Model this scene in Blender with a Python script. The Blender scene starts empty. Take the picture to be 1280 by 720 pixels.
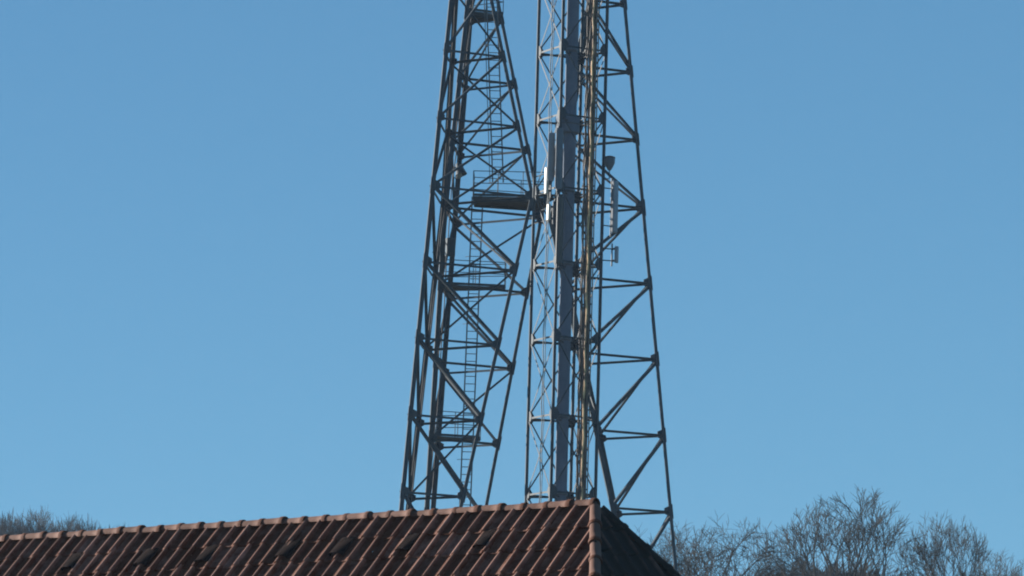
import bpy, bmesh, math, random
from mathutils import Vector, Matrix
from math import sin, cos, tan, radians, pi, sqrt, atan2

random.seed(11)
scene = bpy.context.scene
col = scene.collection
V = Vector

# ------------------------------------------------------------------ helpers
class MB:
    """collects shapes and links them as one mesh object"""
    def __init__(self):
        self.v = []; self.f = []
    def add(self, vs, fs):
        b = len(self.v)
        self.v += [tuple(p) for p in vs]
        self.f += [tuple(i + b for i in f) for f in fs]
    def box(self, c, sx, sy, sz, rot=0.0, tilt=0.0):
        m = Matrix.Rotation(rot, 3, 'Z') @ Matrix.Rotation(tilt, 3, 'X')
        c = V(c); vs = []
        for z in (-1, 1):
            for x, y in ((-1, -1), (1, -1), (1, 1), (-1, 1)):
                vs.append(c + m @ V((x * sx / 2, y * sy / 2, z * sz / 2)))
        self.add(vs, [(3, 2, 1, 0), (4, 5, 6, 7), (0, 1, 5, 4), (1, 2, 6, 5), (2, 3, 7, 6), (3, 0, 4, 7)])
    def sweep(self, p0, p1, prof, ref):
        """extrude a 2D profile (list of (u,w), counter-clockwise) from p0 to p1; ref points along +u"""
        p0 = V(p0); p1 = V(p1); d = (p1 - p0).normalized()
        u = V(ref) - d * V(ref).dot(d)
        if u.length < 1e-5:
            u = d.orthogonal()
        u.normalize(); w = d.cross(u)
        n = len(prof)
        vs = [p0 + u * a + w * b for a, b in prof] + [p1 + u * a + w * b for a, b in prof]
        fs = [tuple(range(n))[::-1], tuple(range(n, 2 * n))]
        fs += [(i, (i + 1) % n, (i + 1) % n + n, i + n) for i in range(n)]
        self.add(vs, fs)
    def angle(self, p0, p1, w, t, ref):
        """rolled steel angle: two flanges of width w; the outer corner lies on the line, flanges along ref and its normal"""
        self.sweep(p0, p1, [(0, 0), (w, 0), (w, t), (t, t), (t, w), (0, w)], ref)
    def bar(self, p0, p1, a, b, ref):
        self.sweep(p0, p1, [(-a / 2, -b / 2), (a / 2, -b / 2), (a / 2, b / 2), (-a / 2, b / 2)], ref)
    def tube(self, pts, r, n=6, caps=True):
        pts = [V(p) for p in pts]
        if not isinstance(r, (list, tuple)): r = [r] * len(pts)
        rings = []; u = None
        for i, p in enumerate(pts):
            d = (pts[min(i + 1, len(pts) - 1)] - pts[max(i - 1, 0)]).normalized()
            u = d.orthogonal() if u is None else u - d * u.dot(d)
            if u.length < 1e-6: u = d.orthogonal()
            u.normalize(); w = d.cross(u)
            rings.append([p + (u * cos(2 * pi * k / n) + w * sin(2 * pi * k / n)) * r[i] for k in range(n)])
        vs = [q for ring in rings for q in ring]; fs = []
        for i in range(len(rings) - 1):
            for k in range(n):
                a = i * n + k; b = i * n + (k + 1) % n
                fs.append((a, b, b + n, a + n))
        if caps:
            fs.append(tuple(range(n))[::-1]); e = (len(rings) - 1) * n
            fs.append(tuple(range(e, e + n)))
        self.add(vs, fs)
    def plate(self, pts, thick):
        """flat polygon given by points, thickened along its normal"""
        pts = [V(p) for p in pts]
        n = (pts[1] - pts[0]).cross(pts[2] - pts[0]).normalized() * (thick / 2)
        k = len(pts)
        vs = [p - n for p in pts] + [p + n for p in pts]
        fs = [tuple(range(k))[::-1], tuple(range(k, 2 * k))] + [(i, (i + 1) % k, (i + 1) % k + k, i + k) for i in range(k)]
        self.add(vs, fs)
    def build(self, name, mat, parent=None, smooth=False):
        me = bpy.data.meshes.new(name)
        me.from_pydata(self.v, [], self.f); me.update()
        if smooth:
            me.shade_smooth()
            try: me.set_sharp_from_angle(angle=radians(40))
            except Exception: pass
        me.materials.append(mat)
        o = bpy.data.objects.new(name, me); col.objects.link(o)
        if parent: 
            o.parent = parent
            o.matrix_parent_inverse = parent_world(parent).inverted()
        return o

def parent_world(o):
    m = Matrix.Translation(o.location) @ o.rotation_euler.to_matrix().to_4x4()
    if o.parent: m = parent_world(o.parent) @ o.matrix_parent_inverse @ m
    return m

def empty(name, loc=(0, 0, 0)):
    o = bpy.data.objects.new(name, None); col.objects.link(o)
    o.location = loc; o.empty_display_size = 0.3
    return o

def tag(o, label, cat, group=None, kind=None):
    o['label'] = label; o['category'] = cat
    if group: o['group'] = group
    if kind: o['kind'] = kind
    return o

def copy_tree(o, parent=None):
    c = o.copy(); col.objects.link(c)
    if parent: c.parent = parent
    for ch in list(o.children): copy_tree(ch, c)
    return c

# ------------------------------------------------------------------ materials
def new_mat(name):
    m = bpy.data.materials.new(name); m.use_nodes = True
    return m, m.node_tree.nodes, m.node_tree.links, m.node_tree.nodes['Principled BSDF']

def mottled(name, c1, c2, scale=3.0, rough=.6, metal=0.0, c3=None, c3_at=.62, spec=.4, detail=6):
    m, N, L, P = new_mat(name)
    tc = N.new('ShaderNodeTexCoord'); nz = N.new('ShaderNodeTexNoise')
    nz.inputs['Scale'].default_value = scale; nz.inputs['Detail'].default_value = detail
    nz.inputs['Roughness'].default_value = .65
    L.new(tc.outputs['Object'], nz.inputs['Vector'])
    r = N.new('ShaderNodeValToRGB'); e = r.color_ramp.elements
    e[0].position = .34; e[0].color = (*c1, 1); e[1].position = .6; e[1].color = (*c2, 1)
    if c3:
        x = e.new(c3_at + .04); x.color = (*c3, 1)
    L.new(nz.outputs['Fac'], r.inputs['Fac']); L.new(r.outputs['Color'], P.inputs['Base Color'])
    P.inputs['Roughness'].default_value = rough; P.inputs['Metallic'].default_value = metal
    P.inputs['Specular IOR Level'].default_value = spec
    return m

M = {}
M['steel'] = mottled('weathered_steel', (.012, .024, .033), (.022, .039, .049), 2.2, .65, 0, (.036, .040, .038), spec=.25)
M['brace_steel'] = mottled('brace_steel', (.010, .020, .029), (.019, .034, .043), 2.6, .65, 0, (.031, .035, .034), spec=.25)
M['galv'] = mottled('galvanised_steel', (.05, .055, .06), (.085, .09, .095), 1.4, .5, 0)
M['duct'] = mottled('painted_duct', (.078, .104, .142), (.115, .145, .19), 1.1, .75, 0, spec=.2)
M['deck'] = mottled('deck_grating', (.022, .022, .024), (.045, .042, .04), 4, .8)
M['cable_dark'] = mottled('cable_black', (.020, .020, .021), (.042, .038, .034), 5, .55)
M['cable_brown'] = mottled('cable_chestnut', (.05, .034, .025), (.12, .08, .05), 4, .5)
M['cable_tan'] = mottled('cable_tan', (.08, .045, .026), (.74, .46, .22), 2.0, .6)
M['cable_white'] = mottled('cable_white', (.13, .13, .12), (.26, .26, .24), 3, .5)
M['radome_white'] = mottled('radome_white', (.40, .385, .34), (.50, .48, .43), 2, .45)
M['radome_pale'] = mottled('radome_pale', (.15, .165, .185), (.20, .215, .235), 2, .55)
M['radome_grey'] = mottled('radome_grey', (.06, .075, .09), (.085, .10, .118), 2, .55)
M['bark'] = mottled('winter_bark', (.028, .025, .021), (.06, .053, .044), 1.5, .85, spec=.15)
M['bark_pale'] = mottled('pale_winter_bark', (.036, .033, .028), (.078, .07, .058), 1.5, .85, spec=.15)
M['bark_far'] = mottled('far_winter_bark', (.032, .027, .024), (.06, .05, .043), 1.5, .9, spec=.1)
M['plaster'] = mottled('house_plaster', (.45, .42, .37), (.58, .55, .50), 2, .9)
M['grass'] = mottled('winter_grass', (.045, .05, .02), (.10, .09, .045), .35, .95, 0, (.13, .11, .065), detail=10)

def tile_mat(name, dirt_shade_amount, tint=1.0, dirt_shade=(.084, .0245, .0085)):
    """old clay: every tile fired a little differently, lichen, soot and painted shade darken the pans"""
    m, N, L, P = new_mat(name)
    at = N.new('ShaderNodeAttribute'); at.attribute_name = 'tile_tone'
    r = N.new('ShaderNodeValToRGB'); e = r.color_ramp.elements
    e[0].position = 0; e[0].color = (.088 * tint, .040 * tint, .026 * tint, 1)
    e[1].position = 1; e[1].color = (.176 * tint, .094 * tint, .068 * tint, 1)
    x = e.new(.5); x.color = (.130 * tint, .064 * tint, .044 * tint, 1)
    L.new(at.outputs['Fac'], r.inputs['Fac'])
    tc = N.new('ShaderNodeTexCoord')
    n1 = N.new('ShaderNodeTexNoise'); n1.inputs['Scale'].default_value = 4.5; n1.inputs['Detail'].default_value = 9
    n1.inputs['Roughness'].default_value = .72
    L.new(tc.outputs['Object'], n1.inputs['Vector'])
    g = N.new('ShaderNodeAttribute'); g.attribute_name = 'grime_shade'
    ad = N.new('ShaderNodeMath'); ad.operation = 'ADD'
    L.new(g.outputs['Fac'], ad.inputs[0]); L.new(n1.outputs['Fac'], ad.inputs[1])
    mr = N.new('ShaderNodeMapRange'); mr.inputs['From Min'].default_value = .62 - dirt_shade_amount
    mr.inputs['From Max'].default_value = .98 - dirt_shade_amount
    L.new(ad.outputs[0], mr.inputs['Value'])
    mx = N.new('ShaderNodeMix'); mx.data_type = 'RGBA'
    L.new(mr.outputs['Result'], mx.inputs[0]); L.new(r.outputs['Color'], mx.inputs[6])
    mx.inputs[7].default_value = (*dirt_shade, 1)
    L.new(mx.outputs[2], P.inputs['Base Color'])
    P.inputs['Roughness'].default_value = .82; P.inputs['Specular IOR Level'].default_value = .2
    bp = N.new('ShaderNodeBump'); bp.inputs['Strength'].default_value = .35; bp.inputs['Distance'].default_value = .01
    n2 = N.new('ShaderNodeTexNoise'); n2.inputs['Scale'].default_value = 45; n2.inputs['Detail'].default_value = 5
    L.new(tc.outputs['Object'], n2.inputs['Vector']); L.new(n2.outputs['Fac'], bp.inputs['Height'])
    L.new(bp.outputs['Normal'], P.inputs['Normal'])
    return m
M['tile'] = tile_mat('clay_roof_tile', -.06, 1.78)
M['tile_shaded'] = tile_mat('shaded_clay_tile', .62, 1.0, (.016, .013, .010))      # darker copy of the clay, shade of the hip face put into its colour
M['cap'] = tile_mat('clay_ridge_tile', -.02, 1.0)

# ------------------------------------------------------------------ camera
CAM_F, PITCH, ROLL = 5809.79, 0.1485, 0.0273       # focal length in photo pixels (1280 wide), tilt, roll
EYE = V((0, 0, 1.7))
def pt(px, py, Y):
    """world point seen at photo pixel (px,py) at distance Y: used to measure real positions"""
    c, s = cos(ROLL), sin(ROLL); a, b = px - 640, py - 360
    X = c * a + s * b; D = -s * a + c * b
    d = V((X, CAM_F * cos(PITCH) + D * sin(PITCH), CAM_F * sin(PITCH) - D * cos(PITCH)))
    return d * (Y / d.y) + EYE
cam = bpy.data.cameras.new('camera'); co = bpy.data.objects.new('camera', cam); col.objects.link(co)
cam.sensor_width = 36; cam.lens = 36 * CAM_F / 1280; cam.clip_start = .5; cam.clip_end = 6000
R0 = V((1, 0, 0)); U0 = V((0, -sin(PITCH), cos(PITCH))); F0 = V((0, cos(PITCH), sin(PITCH)))
Rc = R0 * cos(ROLL) + U0 * sin(ROLL); Uc = U0 * cos(ROLL) - R0 * sin(ROLL)
co.matrix_world = Matrix(((Rc.x, Uc.x, -F0.x, EYE.x), (Rc.y, Uc.y, -F0.y, EYE.y), (Rc.z, Uc.z, -F0.z, EYE.z), (0, 0, 0, 1)))
scene.camera = co

# ------------------------------------------------------------------ light
SUN_EL, SUN_PHI = radians(13), radians(27)          # low sun, from the left and a little behind the tower
Ls = V((-cos(SUN_PHI) * cos(SUN_EL), sin(SUN_PHI) * cos(SUN_EL), sin(SUN_EL)))
sl = bpy.data.lights.new('sun', 'SUN'); sl.energy = 5.0; sl.angle = radians(.53); sl.color = (1, .95, .88)
so = bpy.data.objects.new('sun', sl); col.objects.link(so)
so.rotation_euler = Ls.to_track_quat('Z', 'Y').to_euler(); so.location = (-60, 60, 60)
w = bpy.data.worlds.new('World'); scene.world = w; w.use_nodes = True
WN, WL = w.node_tree.nodes, w.node_tree.links
bg = WN['Background']; sky = WN.new('ShaderNodeTexSky'); sky.sky_type = 'NISHITA'
sky.sun_disc = False; sky.sun_elevation = SUN_EL
sky.sun_rotation = atan2(Ls.x, Ls.y)
sky.altitude = 0; sky.air_density = 0.9; sky.dust_density = 0.0; sky.ozone_density = 5.0
# clear winter air: the blue of the upper sky reaches far down towards the horizon
tcw = WN.new('ShaderNodeTexCoord'); vm = WN.new('ShaderNodeVectorMath'); vm.operation = 'MULTIPLY_ADD'
vm.inputs[1].default_value = (1, 1, .8); vm.inputs[2].default_value = (.4, 0, .1)
vn = WN.new('ShaderNodeVectorMath'); vn.operation = 'NORMALIZE'
WL.new(tcw.outputs['Generated'], vm.inputs[0]); WL.new(vm.outputs[0], vn.inputs[0]); WL.new(vn.outputs[0], sky.inputs['Vector'])
tint = WN.new('ShaderNodeMix'); tint.data_type = 'RGBA'; tint.blend_type = 'MULTIPLY'; tint.inputs[0].default_value = 1
tint.inputs[7].default_value = (.95, 1.09, .955, 1)
WL.new(sky.outputs['Color'], tint.inputs[6]); WL.new(tint.outputs[2], bg.inputs['Color']); bg.inputs['Strength'].default_value = .073
vs = scene.view_settings; vs.view_transform = 'Standard'; vs.look = 'None'; vs.gamma = 1; vs.exposure = 1.2
scene.display_settings.display_device = 'sRGB'
scene.render.engine = 'CYCLES'
scene.cycles.max_bounces = 6
scene.cycles.use_denoising = True
scene.cycles.denoiser = 'OPENIMAGEDENOISE'
scene.cycles.denoising_input_passes = 'RGB_ALBEDO_NORMAL'
scene.cycles.filter_width = 2.0

# ------------------------------------------------------------------ ground
def smooth(a, b, x):
    t = max(0, min(1, (x - a) / (b - a))); return t * t * (3 - 2 * t)
def ground_z(x, y):
    z = 14 * smooth(72, 172, y) + .055 * max(0, min(y, 620) - 180)
    return z + .35 * sin(x * .031 + 1) * smooth(60, 200, y) * sin(y * .02)
def build_ground():
    ys = [-300, -100, -30, 0, 20, 40, 60] + [72 + i * 6 for i in range(20)] + [200, 220, 240, 260, 290, 320, 360, 400, 460, 520, 580, 620, 700, 1000, 2000, 4500]
    xs = [-3000, -1500, -700, -400] + [-250 + i * 20 for i in range(26)] + [400, 700, 1500, 3000]
    g = MB(); n = len(xs)
    g.v = [(x, y, ground_z(x, y) if y > 0 else 0) for y in ys for x in xs]
    g.f = [(j * n + i, j * n + i + 1, (j + 1) * n + i + 1, (j + 1) * n + i) for j in range(len(ys) - 1) for i in range(n - 1)]
    o = g.build('ground', M['grass'], smooth=True); o['kind'] = 'structure'
build_ground()

# ------------------------------------------------------------------ house with tiled hip roof
PSI, BETA, BETA_H = radians(41.03), radians(48.85), radians(52.28)
PEAK = V((1.067, 56.0, 7.46)); RIDGE_LEN = 15.0
rdir = V((cos(PSI), -sin(PSI), 0)); ndir = V((-sin(PSI), -cos(PSI), 0)); zup = V((0, 0, 1))
RUN = 3.9; DROP = RUN * tan(BETA); HRUN = DROP / tan(BETA_H)
house = tag(empty('tiled_house', (PEAK - rdir * RIDGE_LEN / 2).xy.to_3d()),
            'old house under a steep red clay pantile hip roof, in front of the lattice tower', 'house')

def tiled_slope(name, origin, along, down_h, beta, length, nrows, clips, mat, rng, ncol_off=0.0):
    """pantiles laid on a slope; origin = top corner, along = unit vector along the top, down_h = horizontal downslope"""
    TW, TL = .25, .385
    D = down_h * cos(beta) - zup * sin(beta); Nn = down_h * sin(beta) + zup * cos(beta)
    # cross profile: (u, height, painted darkness) over one tile, the roll on the right hand edge
    prof = [(0.0, .000, .44), (.012, -.006, .47), (.045, -.010, .50), (.090, -.011, .50), (.130, -.009, .48), (.158, -.001, .20), (.176, .013, -.06),
            (.190, .027, -.2), (.203, .038, -.25), (.217, .045, -.2), (.229, .044, .02), (.237, .034, .38), (.244, .012, .45), (.246, -.008, .5)]  # lichen and painted shade on pans and far roll side; lit crown stays clean
    bm = bmesh.new(); tone = bm.loops.layers.float.new('tile_tone'); grim_shade = bm.loops.layers.float.new('grime_shade')
    ncol = int(length / TW) + 2; k = len(prof)
    for row in range(nrows):
        for c in range(-1, ncol):
            jx = rng.gauss(0, .005); jd = rng.gauss(0, .009); lift = rng.uniform(-.006, .009); sk = rng.gauss(0, .007)
            t = min(1, max(0, rng.gauss(.5, .30))); gx = rng.gauss(0, .045)
            s0 = row * TL + jd - (.04 if row else 0); s1 = (row + 1) * TL + jd + .03
            rings = []
            for s, h, skew in ((s0, .0, 0), (s1 - .03, .022, sk * .9), (s1, .022, sk)):
                rings.append([bm.verts.new(origin + along * (c * TW + u + jx + skew + ncol_off) + D * s + Nn * (hh + h + lift)) for u, hh, _ in prof])
            low = [bm.verts.new(v.co - Nn * .016) for v in rings[-1]]
            rings.append(low)
            for i in range(3):
                for j in range(k - 1):
                    f = bm.faces.new((rings[i][j], rings[i + 1][j], rings[i + 1][j + 1], rings[i][j + 1])); f.smooth = i < 2
                    for lp, gg in zip(f.loops, (prof[j][2], prof[j][2], prof[j + 1][2], prof[j + 1][2])):
                        lp[tone] = t; lp[grim_shade] = gg + gx
    for co_, no_ in clips:
        bmesh.ops.bisect_plane(bm, geom=bm.verts[:] + bm.edges[:] + bm.faces[:], plane_co=co_, plane_no=no_, clear_outer=True)
    me = bpy.data.meshes.new(name); bm.to_mesh(me); bm.free()
    me.materials.append(mat)
    o = bpy.data.objects.new(name, me); col.objects.link(o)
    o.parent = house; o.matrix_parent_inverse = parent_world(house).inverted()
    return o

rng = random.Random(5)
LEFT = PEAK - rdir * RIDGE_LEN
ROWS = int(DROP / sin(BETA) / .385)
def hip_dir(side, end):
    """unit vector down a hip: side +1 front / -1 back, end +1 near / -1 far"""
    return (ndir * side / tan(BETA) + rdir * end / tan(BETA_H) - zup).normalized()
def vplane(hd):      # vertical plane through the hip
    h = V((hd.x, hd.y, 0)).normalized(); return V((-h.y, h.x, 0))
hFR, hBR, hFL, hBL = hip_dir(1, 1), hip_dir(-1, 1), hip_dir(1, -1), hip_dir(-1, -1)
def clip(p, hd, keep):      # plane through hip keeping the side where `keep` (a point) lies
    n = vplane(hd)
    if (keep - p).dot(n) > 0: n = -n
    return (p, n)
mid = (PEAK + LEFT) / 2
keepF = mid + ndir; keepB = mid - ndir; keepR = PEAK + rdir; keepL = LEFT - rdir
ext = HRUN + .6
tiled_slope('front_roof_slope', LEFT - rdir * ext, rdir, ndir, BETA, RIDGE_LEN + 2 * ext, ROWS, [clip(PEAK, hFR, keepF), clip(LEFT, hFL, keepF)], M['tile'], rng, .08)
tiled_slope('back_roof_slope', PEAK + rdir * ext, -rdir, -ndir, BETA, RIDGE_LEN + 2 * ext, ROWS, [clip(PEAK, hBR, keepB), clip(LEFT, hBL, keepB)], M['tile'], rng)
wd = RUN + .6; rows_h = int(DROP / sin(BETA_H) / .385)
tiled_slope('hip_roof_slope', PEAK + ndir * wd, -ndir, rdir, BETA_H, 2 * wd, rows_h, [clip(PEAK, hFR, keepR), clip(PEAK, hBR, keepR)], M['tile_shaded'], rng)
tiled_slope('hip_roof_slope', LEFT - ndir * wd, ndir, -rdir, BETA_H, 2 * wd, rows_h, [clip(LEFT, hFL, keepL), clip(LEFT, hBL, keepL)], M['tile'], rng)

def cap_row(name, start, direction, length, tl, r, rng, rise, wide=1.0, mat='cap'):
    """half-round ridge or hip tiles, each lapping the next; the wide collar of each lies over the narrow tail before it"""
    bm = bmesh.new(); tone = bm.loops.layers.float.new('tile_tone'); grim_shade = bm.loops.layers.float.new('grime_shade')
    d = direction.normalized(); side = d.cross(zup).normalized(); up = side.cross(d).normalized()
    n = int(length / tl); K = 12
    for i in range(n):
        t = min(1, max(0, rng.gauss(.5, .32))); gx = rng.gauss(-.04, .06)
        jz = rng.uniform(-.009, .007); jr = rng.uniform(.96, 1.04); js = rng.uniform(-.008, .008)
        yaw = rng.uniform(-.012, .012)
        st = [(0, 1.20), (.028, 1.22), (.060, 1.20), (.075, 1.03), (tl * .5, .98), (tl + .03, .94)]
        rings = []
        for s, q in st:
            c = start + d * (i * tl + s) + up * (rise + jz) + side * (js + yaw * s)
            ring = []
            for k in range(K + 1):
                a = radians(-14) + radians(208) * k / K
                ring.append(bm.verts.new(c + side * cos(a) * r * q * jr * wide + up * sin(a) * r * q * jr))
            rings.append(ring)
        cc = start + d * (i * tl) + up * (rise + jz)
        inner = [bm.verts.new(cc + (v.co - cc) * .80) for v in rings[0]]
        rings.insert(0, inner)
        for a in range(len(rings) - 1):
            for k in range(K):
                f = bm.faces.new((rings[a][k], rings[a + 1][k], rings[a + 1][k + 1], rings[a][k + 1])); f.smooth = True
                for lp in f.loops: lp[tone] = t; lp[grim_shade] = gx + (.5 if a < 4 else 0)      # lichen, mortar and the shade of the collar ends put into colour
    bmesh.ops.recalc_face_normals(bm, faces=bm.faces[:])
    me = bpy.data.meshes.new(name); bm.to_mesh(me); bm.free(); me.materials.append(M[mat])
    try: me.set_sharp_from_angle(angle=radians(38))
    except Exception: pass
    o = bpy.data.objects.new(name, me); col.objects.link(o)
    o.parent = house; o.matrix_parent_inverse = parent_world(house).inverted(); return o
# collars point back along the row, towards the near right end
cap_row('ridge_cap', PEAK + rdir * .03, -rdir, RIDGE_LEN + .1, .37, .066, rng, .0)
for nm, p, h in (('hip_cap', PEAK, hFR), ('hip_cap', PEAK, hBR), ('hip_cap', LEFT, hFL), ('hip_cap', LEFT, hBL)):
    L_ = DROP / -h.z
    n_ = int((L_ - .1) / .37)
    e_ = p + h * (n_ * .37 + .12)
    cap_row(nm, e_, -h, n_ * .37 + .01, .37, .070, rng, .012, 1.0, 'tile_shaded' if h is hBR else 'cap')  # far hip caps take the tile copy with shade in its colour

# ventilation tiles: hooded tiles standing proud in the second and third course
Dn = ndir * cos(BETA) - zup * sin(BETA); Nn = ndir * sin(BETA) + zup * cos(BETA)
def on_slope(px, py):
    a = EYE; b = pt(px, py, 50) - EYE
    t = (PEAK - a).dot(Nn) / b.dot(Nn)
    return a + b * t
for px, py in ((89, 711), (180, 705), (258, 700), (352, 703), (424, 694), (505, 692), (603, 686)):
    c = on_slope(px, py)
    s = round((c - PEAK).dot(Dn) / .385 - .5) * .385 + .19
    a = (c - PEAK).dot(rdir)
    c = PEAK + Dn * s + rdir * a + Nn * .03
    m = MB(); rows = []
    K = 8
    for q, (du, h, wdt) in enumerate(((-.19, .010, .12), (-.05, .036, .118), (.10, .068, .115), (.15, .072, .115))):
        rows.append([c + Dn * du + rdir * (cos(pi - pi * k / K) * wdt) + Nn * (h * sin(pi * k / K) ** .6) for k in range(K + 1)])
    rows.append([c + Dn * .145 + rdir * (cos(pi - pi * k / K) * .10) + Nn * (.060 * sin(pi * k / K) ** .6) for k in range(K + 1)])
    rows.append([c + Dn * .02 + rdir * (cos(pi - pi * k / K) * .10) + Nn * (.03 * sin(pi * k / K) ** .6) for k in range(K + 1)])
    n = K + 1
    m.add([v for r_ in rows for v in r_], [(i * n + k, (i + 1) * n + k, (i + 1) * n + k + 1, i * n + k + 1) for i in range(len(rows) - 1) for k in range(K)])
    m.build('vent_tile', M['tile_dark'] if 'tile_dark' in M else M.setdefault('tile_dark', mottled('sooty_tile', (.010, .007, .006), (.022, .014, .012), 6, .95, spec=.03)), house, True)

# walls under the eaves (hidden by the roof from here)
m = MB()
eave = PEAK.z - DROP
cx_ = (PEAK + LEFT) / 2
m.box((cx_.x, cx_.y, (eave + .25) / 2), RIDGE_LEN + 2 * HRUN - .9, 2 * RUN - .9, eave + .25, -PSI)
m.build('wall', M['plaster'], house)

# ------------------------------------------------------------------ three-legged lattice tower
T = dict(cx=-.1722, cy=180.0, yaw=.0851, zw=31.8872, bb=2.9806, bt=2.713, R0=5.3023, tb=.1124, s0=4.3742, sb=.1432, st=.3315)
def t_level(k): return T['zw'] + (k * T['bt'] if k > 0 else k * T['bb'])
LEG_ANG = {'R': 0, 'B': 120, 'N': 240}      # right, back-left, near-left
def corner(leg, j, k):
    """corner j (0,120,240 deg) of a leg's triangular section at level k"""
    z = t_level(k); R = T['R0'] - T['tb'] * (z - T['zw'])
    s = max(.75, T['s0'] - (T['st'] * (z - T['zw']) if k > 0 else T['sb'] * (T['zw'] - z)))
    a = radians(LEG_ANG[leg]) - T['yaw']; d = V((cos(a), sin(a), 0))
    c = d * (R - s / sqrt(3))
    b = radians(j) - T['yaw']
    p = c + V((cos(b), sin(b), 0)) * (s / sqrt(3))
    return V((T['cx'] + p.x, T['cy'] + p.y, z))
def center(leg, k): return (corner(leg, 0, k) + corner(leg, 120, k) + corner(leg, 240, k)) / 3
KMIN, KMAX = -6, 4
tower = tag(empty('lattice_tower', (T['cx'], T['cy'], ground_z(0, 180))),
            'tall dark steel lattice tower on three triangular legs that meet at a waist platform', 'tower')
for leg, outer in LEG_ANG.items():
    inner = [j for j in (0, 120, 240) if j != outer]
    for j in (0, 120, 240):
        m = MB()
        W = .16
        for k in range(KMIN, KMAX):
            p0, p1 = corner(leg, j, k), corner(leg, j, k + 1)
            ref = Matrix.Rotation(radians(-45), 3, 'Z') @ (center(leg, k) - p0)
            if k == KMIN:
                p0 = p0 - (p1 - p0).normalized() * 1.2
            # flanges open towards the middle of the leg
            ref.z = 0; ref.normalize()
            m.angle(p0, p1, W, .022, ref)
            if k == 0 or k < 0:
                off = (center(leg, k) - p0).normalized() * .05; off.z = 0
        chord = m.build('chord', M['steel'], tower)
        for k in range(KMIN, KMAX + 1):
            p = corner(leg, j, k); g = MB()
            up = (corner(leg, j, min(k + 1, KMAX)) - corner(leg, j, max(k - 1, KMIN))).normalized()
            big = 1.15 if k == 0 else (1.0 if k < 0 else .85)
            for j2 in (0, 120, 240):
                if j2 == j: continue
                h = (corner(leg, j2, k) - p).normalized()
                o_ = p - h * .03 + V((random.uniform(-.002, .002), 0, 0))
                a, b = .29 * big, .37 * big
                g.plate([o_ - up * a, o_ - up * a * .75 + h * .12, o_ - up * .10 + h * b, o_ + up * .10 + h * b, o_ + up * a * .75 + h * .12, o_ + up * a], .024)
            g.build('gusset_plate', M['steel'], chord)
    pairs = [(outer, inner[0]), (outer, inner[1]), (inner[0], inner[1])]
    for k in range(KMIN, KMAX + 1):
        for a, b in pairs:
            p0, p1 = corner(leg, a, k), corner(leg, b, k); d = (p1 - p0).normalized()
            if (p1 - p0).length < .3: continue
            m = MB(); m.angle(p0 + d * .10, p1 - d * .10, .085, .012, V((0, 0, -1)))
            m.build('horizontal_brace', M['brace_steel'], tower)
    for k in range(KMIN, KMAX):
        for q, (a, b) in enumerate(pairs):
            if q < 2:          # faces beside the outer chord
                ends = (corner(leg, a, k + 1), corner(leg, b, k)) if k < 0 else (corner(leg, b, k + 1), corner(leg, a, k))
                wdt = .115 if k < 0 else .09
            else:
                # inner face: alternating single diagonals
                hi = (0 if leg == 'B' else (120 if leg == 'N' else 120))
                flip = (k % 2 == 0) if k < 0 else False
                lo = [x for x in (a, b) if x != hi][0] if hi in (a, b) else b
                hi = hi if hi in (a, b) else a
                ends = (corner(leg, lo, k + 1), corner(leg, hi, k)) if flip else (corner(leg, hi, k + 1), corner(leg, lo, k))
                wdt = .08
            p0, p1 = ends; d = (p1 - p0).normalized()
            nrm = d.cross(zup).normalized()
            if nrm.dot(center(leg, k) - p0) < 0: nrm = -nrm
            m = MB(); m.angle(p0 + d * .16, p1 - d * .16, wdt, .014, nrm)
            m.build('diagonal_brace', M['brace_steel'], tower)

def railing(poly, height, closed=True, gap_edge=None):
    m = MB(); n = len(poly)
    for i in range(n if closed else n - 1):
        if i == gap_edge: continue
        a, b = V(poly[i]), V(poly[(i + 1) % n]); L = (b - a).length; q = max(1, round(L / 1.1))
        for h in (height, height * .52): m.tube([a + zup * h, b + zup * h], .017, 5)
        m.bar(a + zup * .06, b + zup * .06, .01, .10, zup.cross(b - a))
        for t in range(q + 1):
            p = a.lerp(b, t / q); m.tube([p, p + zup * height], .017, 5)
    return m
def platform(poly, thick, rail_h, gap=None, beams=True):
    m = MB(); m.plate(poly, thick)
    n = len(poly)
    if beams:
        c = sum((V(p) for p in poly), V()) / n
        for i in range(n):
            a, b = V(poly[i]), V(poly[(i + 1) % n])
            m.bar(a.lerp(c, .03) - zup * (thick / 2 + .05), b.lerp(c, .03) - zup * (thick / 2 + .05), .06, .10, zup.cross(b - a))
        for t in (.25, .5, .75):
            a, b = V(poly[0]).lerp(V(poly[1]), t), V(poly[-1]).lerp(V(poly[2] if n == 3 else poly[-2]), t)
            m.bar(a - zup * (thick / 2 + .035), b - zup * (thick / 2 + .035), .05, .07, zup.cross(b - a))
    o = m.build('platform', M['deck'], tower)
    railing([V(p) + zup * thick / 2 for p in poly], rail_h, True, gap).build('railing', M['brace_steel'], o)
    return o
def leg_poly(leg, k, inset, dz, t_apex=1.0):
    c = center(leg, k); pts = [corner(leg, j, k).lerp(c, inset) for j in (240, 0, 120)]
    if t_apex < 1: 
        a, b = pts[0].lerp(pts[1], t_apex), pts[2].lerp(pts[1], t_apex)
        pts = [pts[0], a, b, pts[2]]
    return [p + zup * dz for p in pts]
def leg_strip(leg, k, dz, t_len, d0, d1):
    # strip of grating along the near side of a leg's triangle
    a, b, c_ = corner(leg, 240, k), corner(leg, 0, k), corner(leg, 120, k)
    e = a.lerp(b, t_len); f = c_.lerp(b, t_len)
    return [p + zup * dz for p in (a.lerp(c_, d0), e.lerp(f, d0), e.lerp(f, d1), a.lerp(c_, d1))]
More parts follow.
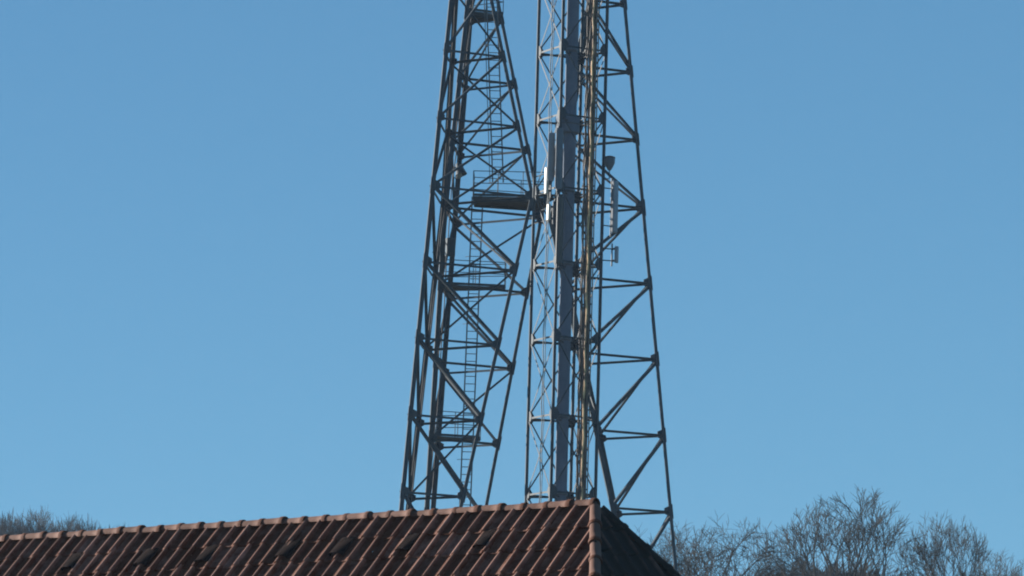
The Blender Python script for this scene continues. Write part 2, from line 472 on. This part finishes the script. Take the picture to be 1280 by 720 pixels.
platform(leg_strip('B', -3, .12, .70, .15, .70), .05, 1.0, None, False)
platform(leg_strip('B', -1, .12, .72, .30, .68), .05, 1.0, None, False)
platform(leg_poly('B', 3, .0, .10), .08, 1.0)
# the waist platform fills the hollow triangle where the three legs meet
zwp = t_level(0) + .12
na, ba = corner('N', 0, 0), corner('B', 0, 0)
wp = [na.lerp(ba, .30) + V((-2.5, 0, 0)), na.lerp(ba, .28) + V((.42, 0, 0)), na.lerp(ba, .74) + V((.12, 0, 0)), na.lerp(ba, .60) + V((-2.6, 0, 0))]
wp = [V((p.x, p.y, zwp)) for p in wp]
platform(wp, .10, 1.0)

# ladders: stringers with rungs, part of the tower
def ladder(a, b, width=.42):
    a, b = V(a), V(b); m = MB(); x = V((1, 0, 0)) * width / 2
    for s in (-1, 1): m.bar(a + x * s, b + x * s, .05, .055, V((0, 1, 0)))
    n = int((b - a).length / .30)
    for i in range(1, n):
        p = a.lerp(b, i / n); m.tube([p - x, p + x], .017, 5)
    for i in range(0, n, 9):
        p = a.lerp(b, i / n); m.tube([p - x, p - x + V((-.18, .15, 0))], .012, 5)
    return m.build('ladder', M['galv'], tower)
LY = 182.6
lb = pt(584.5, 620, LY); lt = pt(597, 246, LY)
ladder((lt.x - .22, LY, ground_z(0, LY)), (lt.x, LY, lt.z))
lu0 = pt(622.5, 228, LY - .4); lu1 = pt(614.5, -10, LY - .4)
ladder(lu0, lu1)
# safety rail beside the upper ladder
m = MB(); m.bar(lu0 + V((-.32, 0, 0)), lu1 + V((-.30, 0, 0)), .03, .03, V((0, 1, 0))); m.build('safety_rail', M['galv'], tower)

# feeder cables clipped to the back-left leg
def cable(path, r, wob, seed, n=40):
    rg = random.Random(seed); pts = []
    path = [V(p) for p in path]
    tot = len(path) - 1
    ph = [rg.uniform(0, 6.28) for _ in range(4)]
    for i in range(n + 1):
        t = i / n * tot; k = min(int(t), tot - 1); p = path[k].lerp(path[k + 1], t - k)
        pts.append(p + V((sin(i * .9 + ph[0]) + .6 * sin(i * 2.1 + ph[1]), sin(i * .8 + ph[2]), 0)) * wob)
    m = MB(); m.tube(pts, r, 6); return m
leg_cables = tag(empty('feeder_cable_run', corner('B', 240, -5)), 'run of brown feeder cables clipped up the left legs of the tower', 'cable run')
for i in range(5):
    leg, j = ('B', 240) if i < 3 else ('N', 120)
    path = []
    for k in range(-5, 5):
        p = corner(leg, j, k); c = center(leg, k); d = (c - p); d.z = 0; d.normalize()
        path.append(p + d * (.20 + .05 * (i % 3)) + V((.07 * (i % 3) - .05, -.03, 0)))
    cable(path, .022, .012, 40 + i, 60).build('cable', M['cable_dark'], leg_cables)

# ------------------------------------------------------------------ square lattice mast in front of the tower
MX, MY = 2.04, 173.6
MC = {'left': (-1.295, .385), 'near': (-.385, -1.295), 'right': (1.295, -.385), 'far': (.385, 1.295)}
MO = ['left', 'near', 'right', 'far']
MZ = [11.2, 14.1, 17.0, 19.90, 22.80, 25.75, 28.61, 31.42, 34.20, 36.83, 39.48, 42.1]
gz = ground_z(MX, MY)
mast = tag(empty('lattice_mast', (MX, MY, gz)), 'slim square lattice mast carrying a grey duct, cables and antennas beside the tower', 'mast')
def mc(n, z): return V((MX + MC[n][0], MY + MC[n][1], z))
for n in MO:
    m = MB(); m.tube([mc(n, gz - .3), mc(n, MZ[-1])], .062, 8)
    ch = m.build('chord', M['steel'], mast, True)
    i = MO.index(n)
    for z in MZ[1:]:
        g = MB(); p = mc(n, z)
        for o_ in (MO[(i + 1) % 4], MO[i - 1]):
            h = (mc(o_, z) - p).normalized(); q = p + h * .02
            g.plate([q - zup * .26, q - zup * .22 + h * .14, q + h * .24 - zup * .06, q + h * .24 + zup * .06, q + zup * .22 + h * .14, q + zup * .26], .022)
        g.build('gusset_plate', M['steel'], ch)
for q in range(len(MZ)):
    for i in range(4):
        a, b = mc(MO[i], MZ[q]), mc(MO[(i + 1) % 4], MZ[q]); d = (b - a).normalized()
        if q:
            m = MB(); m.angle(a + d * .08, b - d * .08, .07, .01, V((0, 0, -1))); m.build('horizontal_brace', M['brace_steel'], mast)
        if q + 1 < len(MZ):
            for flip in (0, 1):
                p0 = mc(MO[i], MZ[q + flip]); p1 = mc(MO[(i + 1) % 4], MZ[q + 1 - flip]); e = (p1 - p0).normalized()
                off = d.cross(zup) * (.025 * (1 if flip else -1))
                m = MB(); m.bar(p0 + e * .2 + off, p1 - e * .2 + off, .055, .010, d.cross(zup).cross(e)); m.build('diagonal_brace', M['brace_steel'], mast)

# duct inside the mast
m = MB()
m.tube([(MX, MY, gz - .2), (MX, MY, 44)], .235, 20)
duct = tag(m.build('duct_pipe', M['duct'], None, True), 'thick blue-grey vertical duct running up inside the lattice mast', 'duct')
for z in MZ[1:]:
    m = MB(); m.tube([(MX, MY, z - .05), (MX, MY, z + .05)], .262, 20); m.build('flange', M['galv'], duct, True)
    for n in MO:
        m = MB(); a = mc(n, z - .12); c = V((MX, MY, z - .12)); d = (a - c).normalized()
        m.bar(c + d * .22, a - d * .05, .05, .05, zup); m.build('support_bracket', M['brace_steel'], duct)

# cable bundle on the mast's front face
fd = V((.88, -.475, 0)).normalized(); fn = V((fd.y, -fd.x, 0))
bundle = tag(empty('cable_bundle', (2.80, 172.85, gz)), 'thick bundle of brown and tan cables running down the front of the lattice mast', 'cable bundle')
bw = [(-.20, 'cable_dark', .026, .0), (-.15, 'cable_brown', .03, .05), (-.10, 'cable_dark', .026, .0), (-.05, 'cable_brown', .03, .04), (-.005, 'cable_dark', .028, .0),
      (.04, 'cable_dark', .028, .0), (.085, 'cable_tan', .036, .10), (.13, 'cable_brown', .028, .02), (.17, 'cable_brown', .028, .05), (-.19, 'cable_brown', .022, .09), (.02, 'cable_tan', .018, .06)]
for i, (u, mt, r, fwd) in enumerate(bw):
    path = []
    for z in MZ + [44]:
        sp = 1.0 - .25 * max(0, (31 - z) / 20)
        c = V((2.80, 172.75, z)) + fd * (u * sp) + fn * (.02 + fwd)
        path.append(c)
    cable(path, r, .016, 70 + i, 110).build('cable', M[mt], bundle)
for z in [12 + i * .5 for i in range(64)]:
    m = MB(); c = V((2.80, 172.75, z)); m.bar(c - fd * .25 - fn * .02, c + fd * .22 - fn * .02, .05, .05, fn)
    m.build('cable_cleat', M['brace_steel'], bundle)
m = MB()
for s in (-.25, .22): m.bar(V((2.80, 172.75, gz)) + fd * s - fn * .05, V((2.80, 172.75, 44)) + fd * s - fn * .05, .04, .03, fn)
m.bar(V((2.80, 172.75, gz)) + fd * .06 - fn * .06, V((2.80, 172.75, 44)) + fd * .06 - fn * .06, .20, .012, fd)
m.build('cable_tray', M['cable_brown'], bundle)
for z in MZ[1:]:
    m = MB(); c = V((2.80, 172.70, z)); e_ = mc('near', z).lerp(mc('right', z), .70)
    m.bar(c - fn * .05, e_, .05, .05, zup); m.build('standoff_arm', M['brace_steel'], bundle)

# pale cables in the left face of the mast
pc = pt(683.5, 310, 172.95)
for i, dx in enumerate((-.03, .035)):
    path = [V((pc.x + dx, pc.y + .02 * i, z)) for z in MZ + [44]]
    c = cable(path, .016 if i else .021, .018, 90 + i, 110).build('pale_cable', M['cable_white'])
    tag(c, ('thicker' if not i else 'thinner') + ' of the two pale cables hanging in the left face of the lattice mast', 'cable', 'pale cables in the mast')

# ------------------------------------------------------------------ antennas and fittings
def rounded_panel(m, c, w_, d_, h_, rot):
    """panel antenna body: flat back, rounded front, domed ends"""
    M3 = Matrix.Rotation(rot, 3, 'Z'); prof = [(-.5, .5), (-.5, -.1), (-.42, -.36), (-.2, -.5), (.2, -.5), (.42, -.36), (.5, -.1), (.5, .5)]
    rings = []
    for z, s in ((-.5, .80), (-.485, .95), (-.46, 1), (.46, 1), (.485, .95), (.5, .80)):
        rings.append([V(c) + M3 @ V((x * w_ * s, y * d_ * s, z * h_)) for x, y in prof])
    n = len(prof)
    m.add([v for r_ in rings for v in r_], [tuple(range(n))[::-1], tuple(range((len(rings) - 1) * n, len(rings) * n))] +
          [(i * n + k, i * n + (k + 1) % n, (i + 1) * n + (k + 1) % n, (i + 1) * n + k) for i in range(len(rings) - 1) for k in range(n)])
def panel_antenna(px, py0, py1, wpx, Y, rot, mat, label, pole=True, group='panel antennas on the mast', target='left', deep=.55):
    a, b = pt(px, py0, Y), pt(px, py1, Y); h = (a - b).length; c = (a + b) / 2; c.x = (a.x + b.x) / 2
    root = tag(empty('panel_antenna', (c.x, c.y, c.z - h / 2)), label, 'antenna', group)
    m = MB(); w_ = wpx * Y / CAM_F; rounded_panel(m, c, w_, w_ * deep, h, rot); m.build('radome', mat, root, True)
    back = Matrix.Rotation(rot, 3, 'Z') @ V((0, 1, 0))
    pp = c + back * (w_ * .28 + .16)
    m = MB(); m.tube([pp - zup * (h / 2 + .12), pp + zup * (h / 2 + .12)], .03, 8); m.build('mounting_pole', M['galv'], root, True)
    m = MB()
    for t in (-.36, .36):
        q = c + zup * h * t; m.bar(q + back * (w_ * .25), pp + zup * h * t, .07, .05, zup)
        tgt = mc(target, q.z); m.tube([pp + zup * h * t, tgt], .022, 6)
    m.build('bracket', M['brace_steel'], root)
    return root
panel_antenna(682.8, 209, 242.5, 6.2, 172.55, radians(-62), M['radome_white'], 'upper of two cream white panel antennas at the left edge of the mast')
panel_antenna(685.5, 255, 275.5, 6.0, 172.55, radians(-62), M['radome_white'], 'lower and shorter of two cream white panel antennas at the left edge of the mast')
panel_antenna(689, 166, 226, 8.6, 172.35, radians(5), M['radome_pale'], 'tall pale grey panel antenna above the white ones on the mast', target='near', deep=.32)
panel_antenna(699, 160, 236, 9.0, 172.0, radians(12), M['radome_grey'], 'tall grey panel antenna in front of the duct, nearest the camera', target='near', deep=.32)
panel_antenna(700, 246, 330, 9.0, 171.95, radians(20), M['cable_dark'], 'long dark brown panel antenna below the grey ones on the mast', target='near', deep=.30)
panel_antenna(769, 226, 291, 8.2, 173.2, radians(40), M['radome_pale'], 'slim grey panel antenna standing off the right side of the mast', target='right')
panel_antenna(771, 308, 328.5, 6.0, 173.2, radians(60), M['radome_pale'], 'small short panel antenna on an arm low at the right side of the mast', target='right')
# shroud collar round the duct
zc = pt(706, 156, MY).z
m = MB(); m.tube([(MX - .1, MY, zc - .34), (MX - .1, MY, zc - .30), (MX - .1, MY, zc + .30), (MX - .1, MY, zc + .34)], [.42, .46, .46, .42], 24)
sh = tag(m.build('radome_shroud', M['duct'], None, True), 'wide grey drum shaped shroud round the duct above the panel antennas', 'shroud')
m = MB(); m.tube([(MX - .1, MY, zc - .02), (MX - .1, MY, zc + .02)], .475, 24); m.build('clamp_band', M['galv'], sh, True)
# drum antenna on the right
c = pt(762, 203, 173.0)
drum = tag(empty('drum_antenna', c - zup * .3), 'small grey drum antenna with a tapered foot at the right side of the mast', 'antenna')
m = MB(); m.tube([c + zup * z for z in (-.30, -.20, -.02, .16)], [.06, .12, .20, .205], 18); m.build('drum_body', M['radome_grey'], drum, True)
m = MB(); m.tube([c + zup * z for z in (.16, .20, .24)], [.215, .215, .12], 18); m.build('drum_lid', M['deck'], drum, True)
m = MB(); tq = mc('right', c.z - .12); m.tube([c - zup * .12, tq], .025, 6); m.tube([c - zup * .28, c - zup * .62, mc('right', c.z - .62)], .022, 6); m.build('bracket', M['brace_steel'], drum)
# floodlight on the near-left leg
c = pt(573, 211, 181.2)
fl = tag(empty('floodlight', c), 'grey brown floodlight clamped to the left leg above the waist platform', 'floodlight')
m = MB(); m.tube([c + V((0, 0, .25)), c + V((.02, 0, .18)), c + V((.06, -.04, -.02)), c + V((.12, -.08, -.25))], [.09, .14, .16, .24], 14); m.build('lamp_head', M['steel'], fl, True)
m = MB(); m.tube([c + V((.10, -.08, -.25)), c + V((.115, -.085, -.27))], .225, 14); m.build('lens', M['cable_white'], fl, True)
m = MB(); m.tube([c + V((-.18, 0, .05)), c + V((-.20, 0, -.35)), c + V((.0, .05, -.4))], .03, 6); m.bar(c + V((-.5, 0, .05)), c + V((0, 0, .05)), .05, .05, zup); m.build('bracket', M['brace_steel'], fl)
# equipment cabinet on the left leg
c = pt(563, 309, 180.4)
cb = tag(empty('equipment_cabinet', c - zup * .3), 'small grey equipment cabinet fixed to the left leg below the waist platform', 'cabinet')
m = MB(); m.box(c, .34, .22, .70, .3); m.build('cabinet_body', M['steel'], cb)
m = MB(); m.box(c + V((.03, -.115, 0)), .24, .02, .50, .3); m.build('cabinet_door', M['steel'], cb)
m = MB(); m.box(c + V((0, 0, .31)), .36, .28, .03, .3); m.build('rain_hood', M['steel'], cb)
m = MB()
for t in (-.2, .2): m.bar(c + V((-.7, .12, t)), c + V((.1, .12, t)), .05, .05, zup)
m.build('mounting_rail', M['brace_steel'], cb)

# ------------------------------------------------------------------ bare winter trees
def make_tree(name, H, crown_w, seed, mat, label, spread=.75, levels=4, gnarl=.14, trunk_h=.22, up=.10, dens=1.0, nlimb=5, rmin=.014, soft=.68):
    rg = random.Random(seed)
    tr, br = MB(), MB()
    def seg(mb, p, d, r, L, n):
        pts = [p.copy()]; rs = [r]; q = p.copy(); dd = d.copy()
        for i in range(n):
            dd = (dd + V((rg.gauss(0, gnarl), rg.gauss(0, gnarl), rg.gauss(0, gnarl * .6) + up))).normalized()
            q = q + dd * (L / n); pts.append(q.copy()); rs.append(r * (1 - .55 * (i + 1) / n))
        mb.tube(pts, rs, 7 if r > .06 else (5 if r > .03 else 3), False)
        return pts, rs, dd
    def grow(p, d, r, L, lev):
        n = 5 if lev < 2 else (4 if lev < 3 else 3)
        pts, rs, dd = seg(br, p, d, r, L, n)
        if lev == levels and rg.random() < .0: return
        if lev >= levels: return
        nc = int(round((5.0 if lev < 1 else 4.2) * dens + rg.uniform(-.8, .8)))
        for c in range(nc):
            t = (c + rg.uniform(.2, .9)) / nc * .75 + .25 if c else .97
            i = min(n - 1, int(t * n)); f = t * n - i; a = pts[i].lerp(pts[i + 1], f)
            base = (pts[i + 1] - pts[i]).normalized()
            ax = base.orthogonal().normalized(); ax.rotate(Matrix.Rotation(rg.uniform(0, 2 * pi), 3, base))
            ang = rg.uniform(.45, .95) * spread * (1.0 if c else .35)
            nd = (base * cos(ang) + ax * sin(ang)).normalized()
            if nd.z < -.1: nd.z *= -.3; nd.normalize()
            rr = max(rmin, (rs[i] * (1 - f) + rs[i + 1] * f) * rg.uniform(.5, .72))
            grow(a, nd, rr, L * rg.uniform(.55, .82) * (1.15 - .35 * t), lev + 1)
    th = H * trunk_h
    R = H * .016 + .03
    pts = [V((0, 0, -.4)), V((0, 0, .2)), V((rg.gauss(0, .1), rg.gauss(0, .1), th * .5)), V((rg.gauss(0, .15), rg.gauss(0, .15), th))]
    tr.tube(pts, [R * 1.5, R * 1.1, R, R * .9], 10)
    top = pts[-1]
    for i in range(nlimb):
        a = 2 * pi * (i + rg.uniform(-.25, .25)) / nlimb; tilt = rg.uniform(.25, .75) * spread if i else .08
        d = V((cos(a) * sin(tilt), sin(a) * sin(tilt), cos(tilt)))
        grow(top + V((0, 0, -th * .15 * rg.random())), d, R * rg.uniform(.55, .8), (H - th) * .42, 0)
    # fit the crown to the measured height and width
    zs = sorted(v[2] for v in br.v); xs = sorted(v[0] for v in br.v); ysx = sorted(v[1] for v in br.v); n = len(zs)
    kz = (H - th) / (zs[int(n * .997)] - th); kx = crown_w / max(.1, xs[int(n * .99)] - xs[int(n * .01)]); ky = crown_w / max(.1, ysx[int(n * .99)] - ysx[int(n * .01)])
    br.v = [(v[0] * (1 + (kx - 1) * min(1, max(0, (v[2] - th) / 1.0))), v[1] * (1 + (ky - 1) * min(1, max(0, (v[2] - th) / 1.0))), th + (v[2] - th) * kz if v[2] > th else v[2]) for v in br.v]
    # round the outline off into a dome
    def dome(v):
        zt = (v[2] - th) / (H - th); z1 = (zt - .35) / .65
        if z1 <= 0: return v
        l = sqrt((v[0] * 2 / crown_w) ** 2 + (v[1] * 2 / crown_w) ** 2 + z1 * z1)
        if l <= .85: return v
        f = (.85 + (l - .85) * soft) / l
        return (v[0] * f, v[1] * f, th + (H - th) * (.35 + .65 * z1 * f))
    br.v = [dome(v) for v in br.v]
    kz = max(v[2] for v in br.v); br.v = [(v[0], v[1], th + (v[2] - th) * (H - th) / (kz - th) if v[2] > th else v[2]) for v in br.v]
    root = empty(name)
    tr.build('trunk', mat, root, True); br.build('crown', mat, root, True)
    print(name, len(br.f), 'faces')
    return root
def plant(root, px, py_top, Y, H, label, cat, group, rot=0, scale=None):
    p = pt(px, py_top, Y); z = ground_z(p.x, Y)
    h = p.z - z; k = h / H
    root.location = (p.x, Y, z); root.scale = (k, k, k) if scale is None else (k * scale, k * scale, k); root.rotation_euler.z = rot
    tag(root, label, cat, group)

g = 'bare trees behind the tower'
tA = make_tree('bare_tree', 11, 10.6, 21, M['bark'], '', 1.0, 4, .20, .20, .03, .88, 8, .0145)
plant(tA, 898, 634, 245, 11, 'low rounded bare tree with crooked twigs, just right of the tower foot', 'tree', g)
tB = make_tree('bare_tree', 12, 10.0, 7, M['bark'], '', .80, 4, .10, .20, .05, .86, 9, .0145)
plant(tB, 1070, 603, 262, 12, 'tallest bare tree with branches fanning upwards, right of the tower', 'tree', g)
tC = make_tree('bare_tree', 11, 6.4, 33, M['bark'], '', .78, 4, .10, .20, .055, .86, 7, .0145)
plant(tC, 1188, 636, 265, 11, 'narrower bare tree with upright branches, right of the tallest tree', 'tree', g)
tD = copy_tree(tB); plant(tD, 1262, 684, 270, 12, 'lowest bare tree at the right edge, its crown barely in view', 'tree', g, 2.1)
tE = copy_tree(tC); plant(tE, 978, 682, 272, 11, 'bare tree filling the gap between the rounded and the tallest tree', 'tree', g, 1.2)
tF = copy_tree(tA); plant(tF, 815, 655, 258, 11, 'bare tree half hidden behind the roof hip and the right tower leg', 'tree', g, 2.5)
# thicket on the slope
g2 = 'bare thicket bushes on the slope'
bA = make_tree('bare_bush', 7, 7, 51, M['bark_far'], '', .9, 4, .12, .06, .12, .9, 14, .018)
plant(bA, 1035, 694, 285, 7, 'dense brown bare bush at the foot of the tallest tree', 'bush', g2)
for px, py, Y, r, lab in ((1110, 706, 288, 1.1, 'dense brown bare bush just right of the tallest tree foot'), (965, 708, 286, 2.3, 'dense brown bare bush between the rounded tree and the tallest tree'),
                      (1180, 712, 290, 3.0, 'dense brown bare bush under the narrower upright tree'), (1250, 714, 292, 4.2, 'dense brown bare bush at the right edge under the lowest tree')):
    b = copy_tree(bA); plant(b, px, py, Y, 7, lab, 'bush', g2, r)
# far clump on the left
g3 = 'far bare trees beyond the roof ridge'
fA = make_tree('bare_tree', 13, 6.5, 64, M['bark_far'], '', .75, 4, .12, .2, .07, .95, 9, .016, .95)
plant(fA, 52, 627, 370, 13, 'highest of the far bare trees beyond the left end of the ridge', 'tree', g3)
for px, py, r, Y, lab in ((8, 633, 1.0, 372, 'far bare tree cut by the left edge of the photo'), (76, 632, 2.2, 376, 'far bare tree just right of the highest far tree'), (104, 643, 3.1, 380, 'far bare tree near the right end of the far clump'),
                      (-25, 638, 4.0, 378, 'far bare tree almost outside the left edge'), (132, 650, 5.2, 386, 'low far bare tree peeping thinly over the ridge'), (164, 651, .6, 392, 'lowest far bare tree, last twigs over the ridge on the right of the far clump')):
    t_ = copy_tree(fA); plant(t_, px, py, Y, 13, lab, 'tree', g3, r)

# ------------------------------------------------------------------ thin winter haze
zs_ = [ground_z(x, y) for x in range(-250, 251, 50) for y in range(0, 701, 20)]
hz = MB(); z0, z1 = min(zs_ + [0]) - 1.0, 52.0
hz.box((0, 2100, (z0 + z1) / 2), 6100, 4900, z1 - z0)
m, N, L, P = new_mat('haze_air'); N.remove(P)
pv = N.new('ShaderNodeVolumePrincipled'); pv.inputs['Color'].default_value = (.62, .80, 1, 1); pv.inputs['Density'].default_value = .00016
L.new(pv.outputs['Volume'], N['Material Output'].inputs['Volume'])
ho = hz.build('haze', m); tag(ho, 'thin pale blue haze in the winter air over the whole scene', 'haze', None, 'stuff')
